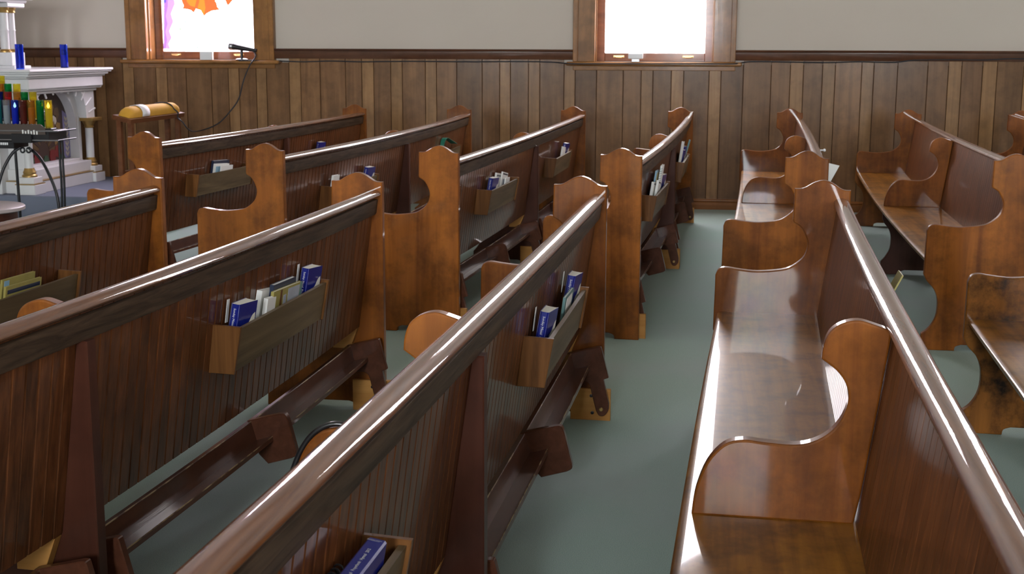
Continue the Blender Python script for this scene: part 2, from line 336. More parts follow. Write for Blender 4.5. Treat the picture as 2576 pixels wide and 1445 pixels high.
for k, cx in enumerate((-4.6666, -.4686, 3.73)):
    root, B, zg0, zt = window(k+1, cx, 1.4331, YW, 1, k < 2)
    pane = B('pane' if k < 2 else 'pane_offscreen', -.447, .447, .200, .210, zg0, zt, M['glass1' if k == 0 else 'glass'], 0)
    tag(pane, 'glowing pale lilac stained glass' if k == 0 else 'glowing white stained glass')
    if k == 0:
        yp = YW+.198
        def piece(name, pix, mat, dz=0):
            P = [aty(x, y, yp) for x, y in pix]; n = len(P)
            vs = [(p.x-cx, yp-YW-dz, p.z) for p in P]+[(p.x-cx, yp-YW+.003, p.z) for p in P]
            fs = [tuple(range(n)), tuple(range(n, 2*n))]+[(i, (i+1) % n, n+(i+1) % n, n+i) for i in range(n)]
            return ob('glass_piece', mesh(name, vs, fs, mat), root)
        piece('leaf', [(452, -20), (458, 6), (462, 14), (460, 22), (474, 24), (480, 26), (488, 32), (493, 22), (505, 26), (513, 41), (520, 34), (533, 27), (553, 25), (546, 16), (545, 8), (541, 2), (560, -20)], M['gl_orange'])
        piece('leaf_light', [(503, -20), (501, 6), (497, 20), (506, 26), (513, 38), (517, 20), (514, 0), (520, -20)], M['gl_amber'], .002)
        piece('leaf_small', [(560, -20), (567, 2), (573, 15), (579, 8), (586, 0), (606, -20)], M['gl_orange'])
        piece('leaf_warm', [(468, -20), (470, 4), (478, 14), (490, 18), (494, 2), (492, -20)], M['gl_amber'], .002)
        piece('purple_strip', [(412, -20), (412, 123), (417, 123), (420, 100), (416, 80), (421, 60), (417, 40), (422, 15), (422, -20)], M['gl_purple'], .002)
        piece('lilac_strip', [(413, -20), (413, 123), (428, 123), (424, 110), (432, 95), (426, 78), (436, 55), (430, 35), (440, 10), (436, -20)], M['gl_lilac'])
        piece('blue_corner', [(412, -20), (412, 8), (418, 6), (421, -20)], M['gl_blue'], .002)
        piece('blue_corner2', [(636, -20), (637, 12), (641, 12), (641, -20)], M['gl_blue'])
        for ln in ([(466, 80), (467, 122)], [(500, 95), (496, 122)], [(530, 92), (526, 122)], [(577, 105), (580, 122)], [(604, 90), (603, 122)], [(448, 74), (475, 68)], [(458, 30), (461, 45)], [(560, 42), (572, 40)],
                   [(548, 36), (556, 28)], [(520, 36), (512, 48)], [(503, 66), (508, 72)], [(535, 66), (541, 72)], [(470, 60), (464, 52)], [(590, 26), (598, 30)], [(600, 48), (610, 55)], [(570, 92), (578, 96)]):
            (x0, y0), (x1, y1) = ln; d = math.hypot(x1-x0, y1-y0); nx, ny = -(y1-y0)/d*1.2, (x1-x0)/d*1.2
            piece('stem', [(x0+nx, y0+ny), (x1+nx, y1+ny), (x1-nx, y1-ny), (x0-nx, y0-ny)], M['gl_green'])
        for ln in ([(448, 88), (482, 88)], [(448, 74), (466, 73)], [(510, 55), (520, 55)], [(562, 55), (573, 54)], [(500, 89), (560, 90)]):
            (x0, y0), (x1, y1) = ln
            piece('bar', [(x0, y0), (x1, y1), (x1, y1+1.6), (x0, y0+1.6)], M['gl_yellow'])
for k, cx in enumerate(NEARW):
    root, B, zg0, zt = window(k+4, cx, 1.4331, YS, -1, False)
    B('pane_offscreen', -.447, .447, .200, .210, zg0, zt, M['glassn'], 0)


# ------------------------------------------------------------------ pews
CUR = {'E1': (-.0093, .0916, -2.3636), 'E2': (-.0121, .1315, -1.5915), 'E3': (-.0025, .0511, -.5552), 'E4': (.0032, .0186, .3689), 'E5': (.0032, .0186, 1.297),
       'f0': (-.0143, .3217, -4.6602), 'f1': (-.0146, .2891, -3.3589), 'f2': (-.0053, .1406, -1.8885), 'f3': (-.0059, .1465, -.9961), 'f4': (-.0027, .0893, .1261),
       'f5': (.0062, -.0717, 1.7511), 'f6': (.0062, -.0717, 2.621)}
def xb(k, y): a, b_, c = CUR[k]; return a*y*y+b_*y+c
def tang(k, y): a, b_, c = CUR[k]; return 2*a*y+b_
def us(z): return .041+(.77-z)*.135            # back face of the reclined boarding, forward of the back edge
def pt(k, y, u, z):
    t = tang(k, y); n = math.sqrt(1+t*t); return V((xb(k, y)-u/n, y+u*t/n, z))
def rotz(k, y): return -math.atan(tang(k, y))
def sweep(name, k, org, prof, y0, y1, mat, n=24, sharp=40):
    vs = []; fs = []; m = len(prof)
    for i in range(n+1):
        y = y0+(y1-y0)*i/n
        for u, z in prof: vs.append(pt(k, y, u, z)-org)
    for i in range(n):
        for j in range(m): fs.append((i*m+j, i*m+(j+1) % m, (i+1)*m+(j+1) % m, (i+1)*m+j))
    fs += [tuple(range(m)), tuple(n*m+j for j in range(m))]
    return mesh(name, vs, fs, mat, sharp)
PANEL = (spline([(0, .914), (.03, .917), (.068, .941), (.10, .950), (.133, .941), (.172, .919), (.203, .917)], 4) + [(.206, .80)]
         + spline([(.203, .79), (.172, .768), (.149, .715), (.160, .664), (.197, .628), (.24, .610), (.33, .600), (.40, .605), (.45, .611), (.476, .603), (.487, .58)], 4)
         + [(.487, .54)] + spline([(.49, .368), (.474, .336), (.438, .295), (.42, .24), (.423, .165), (.45, .11), (.487, .08)], 4)
         + [(.49, 0), (.33, 0)] + spline([(.33, 0), (.325, .02), (.30, .03)], 3) + [(.15, .03)] + spline([(.15, .03), (.125, .02), (.12, 0)], 3) + [(0, 0)])
DIV = ([(.050, .860)] + spline([(.050, .860), (.085, .872), (.118, .880), (.150, .873), (.174, .855), (.186, .825), (.189, .795)], 4)
       + spline([(.189, .795), (.158, .772), (.138, .745), (.131, .712), (.141, .672), (.165, .638), (.20, .615), (.24, .606), (.30, .608), (.345, .611), (.385, .598), (.420, .556), (.442, .495), (.449, .443)], 4)
       + [(.449, .438), (.108, .438), (us(.5)+.019, .5), (us(.7)+.019, .7)])
SUP = ([(.012, 0), (.012, .79), (us(.79), .79), (us(.345)+.002, .345), (us(.345)+.02, .338), (.12, .41), (.45, .41), (.452, .37)]
       + spline([(.452, .36), (.44, .33), (.41, .29), (.395, .24), (.398, .165), (.425, .11), (.45, .08)], 3)
       + [(.455, 0), (.33, 0)] + spline([(.33, 0), (.325, .02), (.30, .03)], 3) + [(.15, .03)] + spline([(.15, .03), (.125, .02), (.12, 0)], 3))
panel_me = plate('end_panel', PANEL, .038, M['panel'], .005)
panelw_me = panel_me.copy(); panelw_me.materials[0] = M['panelw']
div_me = plate('divider', DIV, .036, M['panel'], .006)
sup_me = plate('support', SUP, .040, M['brace'], .003, 1)
RAIL = [(.008, .861), (.005, .866), (.006, .872), (.011, .8785), (.020, .8835), (.033, .886), (.046, .8835), (.055, .8785), (.060, .872), (.061, .866), (.058, .861), (.052, .857), (.014, .857)]
SLW = .05
def slat_profile(w, t=.018, c=.0035, d=.0012):
    return [(-w/2+c, 0), (w/2-c, 0), (w/2, c), (w/2, t-d), (w/2-d, t), (-w/2+d, t), (-w/2, t-d), (-w/2, c)]    # (along run, depth forward)
def slat_geo(w):
    vs = []
    for z in (.338, .858):
        for y, d in slat_profile(w-.0012): vs.append(V((-(us(z)+d), y, z)))
    n = 8; fs = [(i, (i+1) % n, n+(i+1) % n, n+i) for i in range(n)]+[tuple(range(n)), tuple(range(n, 2*n))]
    return vs, fs
_v, _f = slat_geo(SLW); slat_me = mesh('slat', _v, _f, M['slat'])
BR_LEG = ([(.136, .272), (.020, .302)] + spline([(.020, .302), (.008, .302), (.004, .294)], 3) + [(-.025, .182), (-.006, .174), (-.027, .080)] + spline([(-.027, .080), (-.026, .052), (-.010, .030), (.010, .030), (.022, .050)], 3)
          + [(.040, .119)] + spline([(.040, .119), (.050, .155), (.075, .168), (.115, .165)], 3) + [(.118, .20)])
BR_MID = [(.136, .272), (.030, .300)] + spline([(.030, .300), (.010, .300), (.000, .280)], 3) + [(-.024, .185)] + spline([(-.024, .185), (-.024, .168), (-.008, .158)], 3) + [(.07, .135), (.10, .165)]
leg_me = plate('kneeler_leg', BR_LEG, .026, M['paint'], .003, 1)
mid_me = plate('kneeler_bracket', BR_MID, .028, M['paint'], .003, 1)
BLOCK = [(-.030, 0), (-.030, .125), (.126, .125), (.126, 0)]
block_me = plate('foot_block', BLOCK, .020, M['ply'], .001, 1)
screw_me = lathe('screw', [(.0065, -.0015), (.0065, .001), (.004, .0018)], M['iron'], 10)
bolt_me = lathe('bolt', [(.008, -.002), (.008, .003), (.005, .006)], M['brass'], 10)
RK0, RK1 = .535, .665
REND = [(us(RK1), RK1+.006), (-.027, RK1+.002), (-.003, RK0-.004), (us(RK0), RK0-.002)]
rend_me = plate('rack_end', REND, .013, M['racke'], .0015, 1)
PEW = {}
def pew(k, y0, y1, ymid, label, racks=(), slats=True, kneel=True, group='curved wooden pews'):
    ym = (y0+y1)/2; org = V((xb(k, ym)-.25, ym, 0)); root = empty('pew', org)
    tag(root, label, 'pew', group); PEW[k] = root
    def put(name, me, y, u=0, z=0, par=root, dy=0):
        p = pt(k, y+dy, u, z); pl = p-org
        if par is not root: pl = par.matrix_local.inverted() @ pl if False else pl
        return ob(name, me, par, pl, (0, 0, rotz(k, y)))
    for y in (y0+.019, y1-.019): put('end_panel', panelw_me if k == 'E5' else panel_me, y)
    a, b_ = y0+.038, y1-.038
    ob('cap_rail', sweep('cap_rail', k, org, RAIL, a, b_, M['rail'], 40), root)
    ub = [(us(.85)-.001, .8485), (us(.85)-.010, .8485), (us(.85)-.014, .846), (us(.80)-.014, .794), (us(.793)-.012, .789), (us(.79)-.001, .788)]
    ob('upper_board', sweep('upper_board', k, org, ub, a, b_, M['rail2'], 40), root)
    st = [(.103, .412), (.101, .440), (.40, .440), (.455, .440), (.469, .4375), (.475, .431), (.475, .420), (.469, .412)]
    ob('seat', sweep('seat', k, org, st, a, b_, M['seat'], 30), root)
    n = round((b_-a)/SLW); w = (b_-a)/n
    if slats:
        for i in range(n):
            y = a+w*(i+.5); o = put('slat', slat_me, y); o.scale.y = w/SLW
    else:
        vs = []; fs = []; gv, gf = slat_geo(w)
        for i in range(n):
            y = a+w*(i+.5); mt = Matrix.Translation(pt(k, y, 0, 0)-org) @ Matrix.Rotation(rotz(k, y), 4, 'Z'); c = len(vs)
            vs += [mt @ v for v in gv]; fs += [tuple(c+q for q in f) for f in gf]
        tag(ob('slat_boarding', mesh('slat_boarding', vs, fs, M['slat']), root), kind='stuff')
    for y in ymid:
        put('divider', div_me, y); put('support', sup_me, y)
    # cleats that carry the boarding and foot blocks beside each support
    for y in (a+.012, b_-.012):
        bl = put('foot_block', block_me, y)
    for y, s in [(a+.0225, 1), (b_-.0225, -1)]:
        for u, z in ((.045, .098), (.040, .030)):
            sc = ob('screw', screw_me, root, pt(k, y, u, z)-org, (math.pi/2 if s < 0 else -math.pi/2, 0, rotz(k, y)))
    cl = plate('cleat', [(us(.33)+.0, .335), (us(.33)+.10, .335), (us(.33)+.10, .255), (us(.33)+.03, .255)], .03, M['ply'], .001, 1)
    put('cleat', cl, b_-.016); put('cleat', cl, a+.016)
    for y in ymid: put('cleat', cl, y-.036); put('foot_block', block_me, y-.031); put('foot_block', block_me, y+.031)
    if kneel:
        cuts = [a+.035]+[q for y in ymid for q in (y-.06, y+.06)]+[b_-.035]
        for i in range(0, len(cuts), 2):
            c0, c1 = cuts[i], cuts[i+1]
            kn = ob('kneeler', sweep('kneeler', k, org, [(.140, .268), (.122, .272), (.104, .208), (.122, .203)], c0, c1, M['paint'], 16), root)
            ob('kneeler_ledge', sweep('kneeler_ledge', k, org, [(.106, .212), (.052, .227), (.049, .213), (.103, .196)], c0, c1, M['paint'], 16), kn)
            ob('worn_edge', sweep('worn_edge', k, org, [(.1235, .2722), (.1215, .2735), (.1200, .2705), (.1205, .2690)], c0, c1, M['worn'], 16), kn)
            ob('worn_edge', sweep('worn_edge', k, org, [(.0535, .2275), (.0512, .2285), (.0505, .2255), (.0520, .2250)], c0, c1, M['worn'], 16), kn)
            for y, me, s in ((c0+.013, leg_me, 1), ((c0+c1)/2, mid_me, 1), (c1-.013, leg_me, -1)):
                lg = ob(me.name, me, kn, pt(k, y, 0, 0)-org, (0, 0, rotz(k, y)))
            for y, s in ((c0+.027, 1), (c1-.027, -1)):
                ob('bolt', bolt_me, kn, pt(k, y, .002, .056)-org, (math.pi/2 if s < 0 else -math.pi/2, 0, rotz(k, y)))
    for r0, r1 in racks:
        rk = ob('book_rack', sweep('book_rack', k, org, [(-.019, RK1-.006), (-.006, RK1-.006), (.016, RK0), (.003, RK0)], r0+.008, r1-.008, M['rackf'], 6), root)
        ob('rack_bottom', sweep('rack_bottom', k, org, [(.016, RK0), (us(RK0)-.001, RK0), (us(RK0)-.001, RK0+.009), (.014, RK0+.009)], r0+.008, r1-.008, M['racke'], 6), rk)
        for y in (r0, r1): ob('rack_end', rend_me, rk, pt(k, y, 0, 0)-org, (0, 0, rotz(k, y)))
    return root
EY0, EY1, FY0, FY1 = .55, 5.03, 6.43, 11.02
pew('E3', EY0, EY1, [2.70], 'pew across the aisle from the fourth window-wall row, two missals in its rack', [(3.425, 4.205), (1.16, 1.94)])
pew('E2', EY0, EY1, [2.70], 'pew across the aisle from the third window-wall row, picture-covered booklets in its rack', [(3.435, 4.205), (1.16, 1.94)])
pew('E1', EY0, EY1, [2.70], 'pew across the aisle from the second window-wall row, nearest the candle stand in its block', [(3.45, 4.23)])
pew('E4', EY0, EY1, [2.755], 'pew with broad glossy seat in view, across the aisle from the fifth window-wall row', [(3.43, 4.21)])
pew('E5', EY0, EY1, [2.75], 'pew with worn blackened armrest, across the aisle from the sixth window-wall row', [], False, False)
pew('f0', 7.2, FY1, [9.1], 'front pew of the window-wall block, nearest the white altar, ending short of the aisle', [(7.61, 8.40), (9.45, 10.25)], False)
pew('f1', FY0, FY1, [8.70], 'second pew from the altar in the window-wall block, a green folder in its rack', [(7.08, 7.86), (9.55, 10.33)], False)
pew('f2', FY0, FY1, [8.66], 'third pew from the altar in the window-wall block', [(7.05, 7.80), (9.18, 9.98)], False)
pew('f3', FY0, FY1, [8.66], 'fourth pew from the altar in the window-wall block, racks stuffed with white booklets', [(6.93, 7.71), (9.01, 9.74)], False)
pew('f4', FY0, FY1, [8.66], 'fifth pew from the altar in the window-wall block, white knob on its rail', [(6.95, 7.73)], False)
pew('f5', FY0, FY1, [8.64], 'sixth pew from the altar in the window-wall block, long seat and arched underside showing', [], False)
pew('f6', FY0, FY1, [8.64], 'seventh pew from the altar in the window-wall block', [], False, False)
# white knob on the back of the fifth pew's rail
kp = pt('f4', aty(2064, 366, 7.6).y, -.012, .868)
ob('knob', lathe('knob', [(.004, -.02), (.004, 0), (.008, .002), (.009, .008), (.006, .013)], M['plastic'], 12), PEW['f4'], kp-PEW['f4'].location, (0, math.pi/2, 0))
# black rubber strip hanging over the front of an armrest
o3 = [pt('E3', 2.70, u, z) for u, z in ((.325, .6175), (.350, .6175), (.375, .610), (.405, .588), (.430, .552), (.450, .506), (.462, .462), (.470, .4465))]
tag(tube('armrest_strap', curve3(o3, 5), .0065, M['blackstrip'], 8), 'black rubber strap lying along the front curve of a pew armrest', 'strap')

# ------------------------------------------------------------------ books and papers in the racks
FONT = None
def text_mesh(s, size, mat):
    cu = bpy.data.curves.new('lettering', 'FONT'); cu.body = s; cu.size = size; cu.resolution_u = 2; cu.align_y = 'CENTER'
    o = bpy.data.objects.new('lettering_tmp', cu); COL.objects.link(o); dg = bpy.context.evaluated_depsgraph_get()
    me = bpy.data.meshes.new_from_object(o.evaluated_get(dg)); bpy.data.objects.remove(o); bpy.data.curves.remove(cu)
    me.materials.clear(); me.materials.append(mat); return me
TX1 = text_mesh('Sunday Missal  Prayerbook', .0095, M['paper'])
TX2 = text_mesh('Sunday Missal · Prayerbook · Hymnal · 2012', .0075, M['paper'])
TX3 = text_mesh('SUNDAY MISSAL\nPRAYERBOOK', .0032, M['paper'])
BH, BW, BT = .172, .112, .033
BF = .038                                   # fore-edge is splayed wider than the spine
def cover_me():
    t = BT/2*.8; f = BF/2; e = BT/2*.8
    o = [(-e, BW/2), (-t, -BW/2+.006), (-t+.006, -BW/2), (t-.006, -BW/2), (t, -BW/2+.006), (f*1.25, BW/2), (f*1.25-.0015, BW/2), (t-.0015, -BW/2+.006), (t-.006, -BW/2+.0015), (-t+.006, -BW/2+.0015), (-t+.0015, -BW/2+.006), (-e+.0015, BW/2)]
    n = len(o); vs = [(x, y, z) for z in (0, BH) for x, y in o]; fs = [(i, (i+1) % n, n+(i+1) % n, n+i) for i in range(n)]
    fs += [(0, 11, 10, 1), (1, 10, 9, 2), (2, 9, 8, 3), (3, 8, 7, 4), (4, 7, 6, 5)]; fs += [tuple(q+n for q in f_) for f_ in fs[n:n+5]]
    return mesh('cover', vs, fs, M['navy'])
def pages_me():
    t = BT/2*.8-.0018; f = BF/2*1.25-.002
    prof = [(-t, -BW/2+.004), (t, -BW/2+.004), (f, BW/2-.003), (f*.6, BW/2-.006), (f*.2, BW/2-.007), (-t*.6, BW/2-.006), (-t, BW/2-.003)]
    m = len(prof); vs = [(x, y, z) for z in (.001, BH-.0008) for x, y in prof]; fs = [(i, (i+1) % m, m+(i+1) % m, m+i) for i in range(m)]+[tuple(range(m)), tuple(range(m, 2*m))]
    return mesh('page_block', vs, fs, M['cream'])
def scroll_me():
    a = spline([(-.050, .062), (-.03, .072), (-.01, .098), (.012, .108), (.03, .130), (.048, .138)], 4); b_ = [(y+.004, z-.034) for y, z in a]
    fx = lambda y: .0009+BT/2*.8+(BF/2*1.25-BT/2*.8)*(y+BW/2-.006)/(BW-.006)
    n = len(a); vs = [(fx(y), y, z) for y, z in a]+[(fx(y), y, z) for y, z in b_]
    return mesh('cover_print', vs, [(i, i+1, n+i+1, n+i) for i in range(n-1)], M['cream'])
COV, PAG, SCR = cover_me(), pages_me(), scroll_me()
FLAP = box('loose_leaf', -.0006, .0006, 0, .018, BH-.06, BH+.007, M['paper'])
def missal(k, y, u, label, lean=6, tip=5, zb=RK0+.012, turn=0, title=True, flap=False):
    lean, tip = lean*.3, 9.5; u = .043
    p = pt(k, y, u, zb); o = empty('missal', p)
    o.rotation_euler = (math.radians(-lean), math.radians(tip), rotz(k, y)+math.radians(turn)); tag(o, label, 'book', 'blue missals in the pew racks')
    c = ob('cover', COV, o); ob('page_block', PAG, o)
    ob('cover_print', SCR, c)
    if title: ob('title_lettering', TX1, c, (0.001, -BW/2-.0006, BH-.012), (math.pi/2, math.pi/2, 0))
    if flap: ob('loose_leaf', FLAP, o, (-BT/2-.001, -BW/2+.004, 0), (0, math.radians(-3), 0))
    return o
ML = 'blue missal, '
missal('E2', 3.545, .030, ML+'at the near end of the rack beside picture-covered booklets', 7, 5, flap=True)
missal('E2', 4.130, .030, ML+'at the aisle end of the rack beside picture-covered booklets', 9, 5, zb=RK0+.018, flap=True)
missal('E3', 3.575, .028, ML+'front cover sprung open, at the middle end of a rack', 6, 4, flap=True)
missal('E3', 4.135, .030, ML+'front cover sprung open, at the aisle end of a rack', 6, 4, zb=RK0+.018, flap=True)
missal('f0', 9.78, .030, ML+'only its top showing above the second pew rail', 4, 4, zb=RK0+.012)
missal('f1', 7.788, .022, ML+'top showing over a pew end by the aisle, second window-wall row', 4, 4)
missal('f2', 7.255, .032, ML+'beside pale booklets in the aisle-end rack of the third window-wall pew', 6, 4)
missal('f2', 9.90, .028, ML+'in the rack near the wall on the third window-wall pew', 6, 4, zb=RK0+.02)
missal('f3', 9.495, .020, ML+'in front of a rolled white booklet in the fourth window-wall pew', 6, 2)
missal('f3', 9.620, .030, ML+'half hidden behind leaflets near the wall on the fourth window-wall pew', 5, 2, zb=RK0+.03)
missal('f3', 7.632, .018, ML+'beside a spiral notebook in the fourth window-wall pew', 0, 2)
def thin(name, k, y, u, wd_, ht, th, mat, label, cat, lean=0, tip=5, zb=RK0+.012, turn=0, parts=(), group=None, pagem='paper'):
    if tip > -10: tip = 8; u = max(u, .026)
    else: tip = 15 if tip > -20 else 26; u = .036 if tip == 15 else .052
    lean *= .6
    """a booklet: cover sheets around a page block, width along the pew, standing in the rack"""
    o = empty(name, pt(k, y, u, zb)); o.rotation_euler = (math.radians(-lean), math.radians(tip), rotz(k, y)+math.radians(turn)); tag(o, label, cat, group)
    ob('page_block', box('page_block', -th/2+.0008, th/2-.0008, -wd_/2+.002, wd_/2-.002, .001, ht-.002, M[pagem]), o)
    for s in (-1, 1): ob('cover', box('cover', s*th/2-.0008, s*th/2+.0008, -wd_/2, wd_/2, 0, ht, M[mat]), o)
    ob('fold', box('fold', -th/2, th/2, -wd_/2-.0012, -wd_/2+.001, 0, ht, M[mat]), o)
    for (y0, y1, z0, z1, mm) in parts:
        ob('cover_print', box('cover_print', th/2+.0008, th/2+.0014, y0, y1, z0, z1, M[mm]), o)
    return o
G1 = 'booklets in the pew racks'
thin('booklet', 'E2', 3.80, .062, .15, .160, .016, 'paper', 'white booklet behind a picture-covered booklet in a pew rack', 'booklet', 10, 6, group=G1)
thin('binder', 'E2', 3.90, .047, .20, .170, .012, 'dnavy', 'thin dark navy binder leaning behind a picture-covered booklet', 'binder', 3, 6)
mp_ = thin('booklet', 'E2', 3.90, .033, .26, .152, .008, 'yellow', 'olive and orange booklet with a grey picture printed on its cover', 'booklet', 4, 6, parts=[(-.07, -.055, .02, .15, 'racke'), (-.04, -.015, .02, .13, 'greypaper'), (0.0, .105, .02, .145, 'greypaper'), (.11, .128, 0, .152, 'teal')], group=G1)
thin('booklet', 'E2', 3.728, .026, .07, .148, .012, 'paper', 'small plain white booklet between two blue missals', 'booklet', 8, 5, group=G1)
thin('booklet', 'E3', 3.95, .004, .20, .150, .006, 'teal', 'teal-edged booklet leaning on the rack front below a blue missal', 'booklet', 2, -4, parts=[(-.06, .07, .09, .14, 'paper')], group=G1)
# rack nearest the viewer: missal lying spine up, spiral notebook, card
o = empty('prayerbook', pt('E3', 1.765, .0125, .66)); o.rotation_euler = (0, math.radians(9.5), rotz('E3', 1.745)); tag(o, 'blue prayerbook lying spine up with white title and date along the spine', 'book')
hw = .098
c = ob('cover', box('cover', -.015, .015, -hw, hw, -.09, .036, M['navy'], .003), o)
ob('title_lettering', TX2, c, (.0, -hw+.018, .0366), (0, 0, math.pi/2))
ob('author_lettering', TX3, c, (-.014, hw-.012, .0366), (0, 0, 0))
o = empty('spiral_notebook', pt('E3', 1.69, .058, RK0+.011)); o.rotation_euler = (math.radians(1), math.radians(8), rotz('E3', 1.69)); tag(o, 'notebook with shiny black spiral binding beside a blue prayerbook', 'notebook')
ob('page_block', box('page_block', -.005, .005, -.10, .09, 0, .125, M['dnavy']), o)
co_ = [(.0085*math.cos(t*.55), -.10+.0013*t*1.0, .1335+.0085*math.sin(t*.55)) for t in range(150)]
ob('spiral', tube('sp_tmp', co_, .0016, M['iron'], 5).data, o); bpy.data.objects.remove(bpy.data.objects['sp_tmp'])
thin('booklet', 'E3', 1.582, .036, .15, .175, .004, 'yellow', 'yellow booklet with a pale blue band, beside a spiral notebook', 'booklet', 3, 5, parts=[(-.075, .075, .12, .165, 'aqua')], group=G1)
# second-row pew of the near block
thin('booklet', 'E1', 3.905, .045, .20, .160, .006, 'yellow', 'olive booklet with large white photograph printed on its cover', 'booklet', 2, 6, parts=[(-.09, .05, .05, .135, 'paper'), (.055, .088, .05, .13, 'paper'), (-.09, -.06, .137, .155, 'aqua')], group=G1)
thin('booklet', 'E1', 3.905, .018, .22, .140, .006, 'yellow', 'green-gold patterned booklet with pale arches printed on it', 'booklet', 2, 2, parts=[(-.10, -.06, .02, .08, 'greypaper'), (-.03, .03, .04, .09, 'greypaper'), (.05, .085, .06, .11, 'greypaper'), (-.10, .10, .115, .128, 'dnavy')], group=G1)
# front pew
thin('binder', 'f0', 8.02, .060, .22, .175, .016, 'dnavy', 'dark navy binder with white edge in the front pew rack', 'binder', 4, 4)
thin('booklet', 'f0', 8.00, .043, .20, .155, .012, 'paper', 'white booklet standing before a navy binder in the front pew rack', 'booklet', 6, 4, group=G1, parts=[(-.09, -.03, .05, .14, 'aqua')])
thin('booklet', 'f0', 8.05, .028, .17, .140, .005, 'paper', 'thin white leaflet leaning on the rack front of the front pew', 'booklet', 4, 0, group=G1)
thin('booklet', 'f1', 7.20, .040, .10, .175, .010, 'paper', 'white booklet just showing beside a pew end, second window-wall row', 'booklet', 3, 4, group=G1)
# green folder bending over the rack
gp = [(0, 0, 0), (0, .0, .12), (-.002, .01, .17), (.008, .05, .205), (.012, .16, .185), (.022, .34, .142)]
gs = curve3(gp, 5); vs = []; fs = []
for i, p in enumerate(gs):
    for dx in (-.009-.010*i/len(gs), .012+.02*i/len(gs)):
        for dzz in (0, .002): vs.append((p.x+dx, p.y, p.z+dzz))
for i in range(len(gs)-1):
    a = i*4; fs += [(a, a+2, a+6, a+4), (a+1, a+5, a+7, a+3), (a, a+4, a+5, a+1), (a+2, a+3, a+7, a+6)]
fs += [(0, 1, 3, 2), (len(vs)-4, len(vs)-2, len(vs)-1, len(vs)-3)]
tag(ob('folder', mesh('folder', vs, fs, M['green'], 40), None, pt('f1', 9.80, .029, RK0+.012)), 'green folder bent over in a rack of the second window-wall pew', 'folder')
# third window-wall pew
thin('booklet', 'f2', 7.47, .057, .15, .175, .010, 'paper', 'pale booklet with dark spine beside a missal, third window-wall pew', 'booklet', 12, 2, group=G1, parts=[(-.07, .07, .155, .165, 'dnavy')])
thin('booklet', 'f2', 7.58, .044, .16, .170, .008, 'paper', 'white leaflet sticking out at the end of a rack, third window-wall pew', 'booklet', 14, -3, group=G1, parts=[(-.07, .07, .155, .163, 'dnavy'), (-.06, .06, .03, .13, 'greypaper')])
thin('booklet', 'f2', 7.62, .029, .12, .135, .005, 'paper', 'low white leaflet on the rack front, third window-wall pew', 'booklet', 4, -3, group=G1)
thin('booklet', 'f2', 9.70, .022, .14, .165, .012, 'paper', 'white booklet before a missal near the wall, third window-wall pew', 'booklet', 10, 2, group=G1)
# fourth window-wall pew
thin('booklet', 'f3', 7.38, .050, .14, .215, .006, 'aqua', 'sky blue and yellow booklet behind white pages, fourth window-wall pew', 'booklet', 3, 5, group=G1, parts=[(-.02, .07, .02, .20, 'yellow')])
o = thin('spiral_notebook', 'f3', 7.502, .034, .13, .235, .010, 'paper', 'white spiral notebook standing tall in a rack, fourth window-wall pew', 'notebook', 0, 0, parts=[(-.05, .05, .12, .13, 'greypaper')])
co_ = [(.007*math.cos(t*.7), -.067+.007*math.sin(t*.7), .02+.0015*t) for t in range(140)]
ob('spiral', tube('sp_tmp', co_, .0012, M['teal'], 5).data, o); bpy.data.objects.remove(bpy.data.objects['sp_tmp'])
for i, (y, u, ln) in enumerate(((7.22, .044, 10), (7.30, .026, 12))):
    thin('booklet', 'f3', y, u, .15, .165, .012, 'paper', ('thick white booklet against the boards' if i == 0 else 'thick white booklet towards the rack front')+', beside a spiral notebook', 'booklet', ln, 3, group=G1, parts=[(-.06, .06, .15, .158, 'dnavy')])
thin('booklet', 'f3', 9.368, .040, .12, .240, .014, 'paper', 'tall curled white booklet near the wall, fourth window-wall pew', 'booklet', 5, 1, group=G1)
thin('booklet', 'f3', 9.705, .002, .036, .235, .010, 'teal', 'grey-green leaflet splaying out of a rack near the wall', 'booklet', 0, -14, group=G1)
# sheets splaying out of the racks behind the fifth window-wall pew and the broad-seated pew
P4 = [aty(x, y, 7.03) for x, y in ((2074, 408), (2112, 417), (2106, 428), (2090, 456), (2078, 492), (2066, 492))]; n4 = len(P4); o4 = P4[-1].copy()
v4 = [p-o4+V((0, d, 0)) for d in (-.001, .001) for p in P4]
tag(ob('paper_sheet', mesh('paper_sheet', v4, [tuple(range(n4)), tuple(range(n4, 2*n4))]+[(i, (i+1) % n4, n4+(i+1) % n4, n4+i) for i in range(n4)], M['paper']), None, o4), 'ribbed white paper splaying out behind a pew end by the aisle', 'paper')
thin('leaflet', 'E4', 3.80, -.002, .10, .29, .003, 'yellow', 'yellow-green leaflet splaying out behind the rail of the broad-seated pew', 'leaflet', 2, -24, zb=RK0+.012)

# ------------------------------------------------------------------ cable along the wall, sill things
def wallpt(x, y, dy): return aty(x, y, YW-dy)
cab = [wallpt(600, 152.5, .10)]+[wallpt(690, 153, .05)]+[wallpt(x, y, .012) for x, y in ((715, 154), (760, 155.5), (800, 154.5), (840, 153.5), (900, 155.5), (960, 155), (1040, 154.5), (1120, 155), (1200, 155.5), (1290, 155), (1380, 156))]+[wallpt(x, 160.5, .10) for x in (1440, 1500, 1640, 1780, 1845)]+[wallpt(x, y, .014) for x, y in ((1872, 157), (1900, 155), (2000, 156.5), (2080, 157.5), (2160, 155.5), (2250, 157), (2300, 151.5), (2400, 150.5), (2480, 151), (2540, 148), (2600, 149))]
tag(tube('wall_cable', curve3(cab, 4), .006, M['cable'], 6), 'black cable running along the wall under the dado rail', 'cable')
sill_z = 1.305
def sill_x(px, py=155): return aty(px, py, YW-.04).x
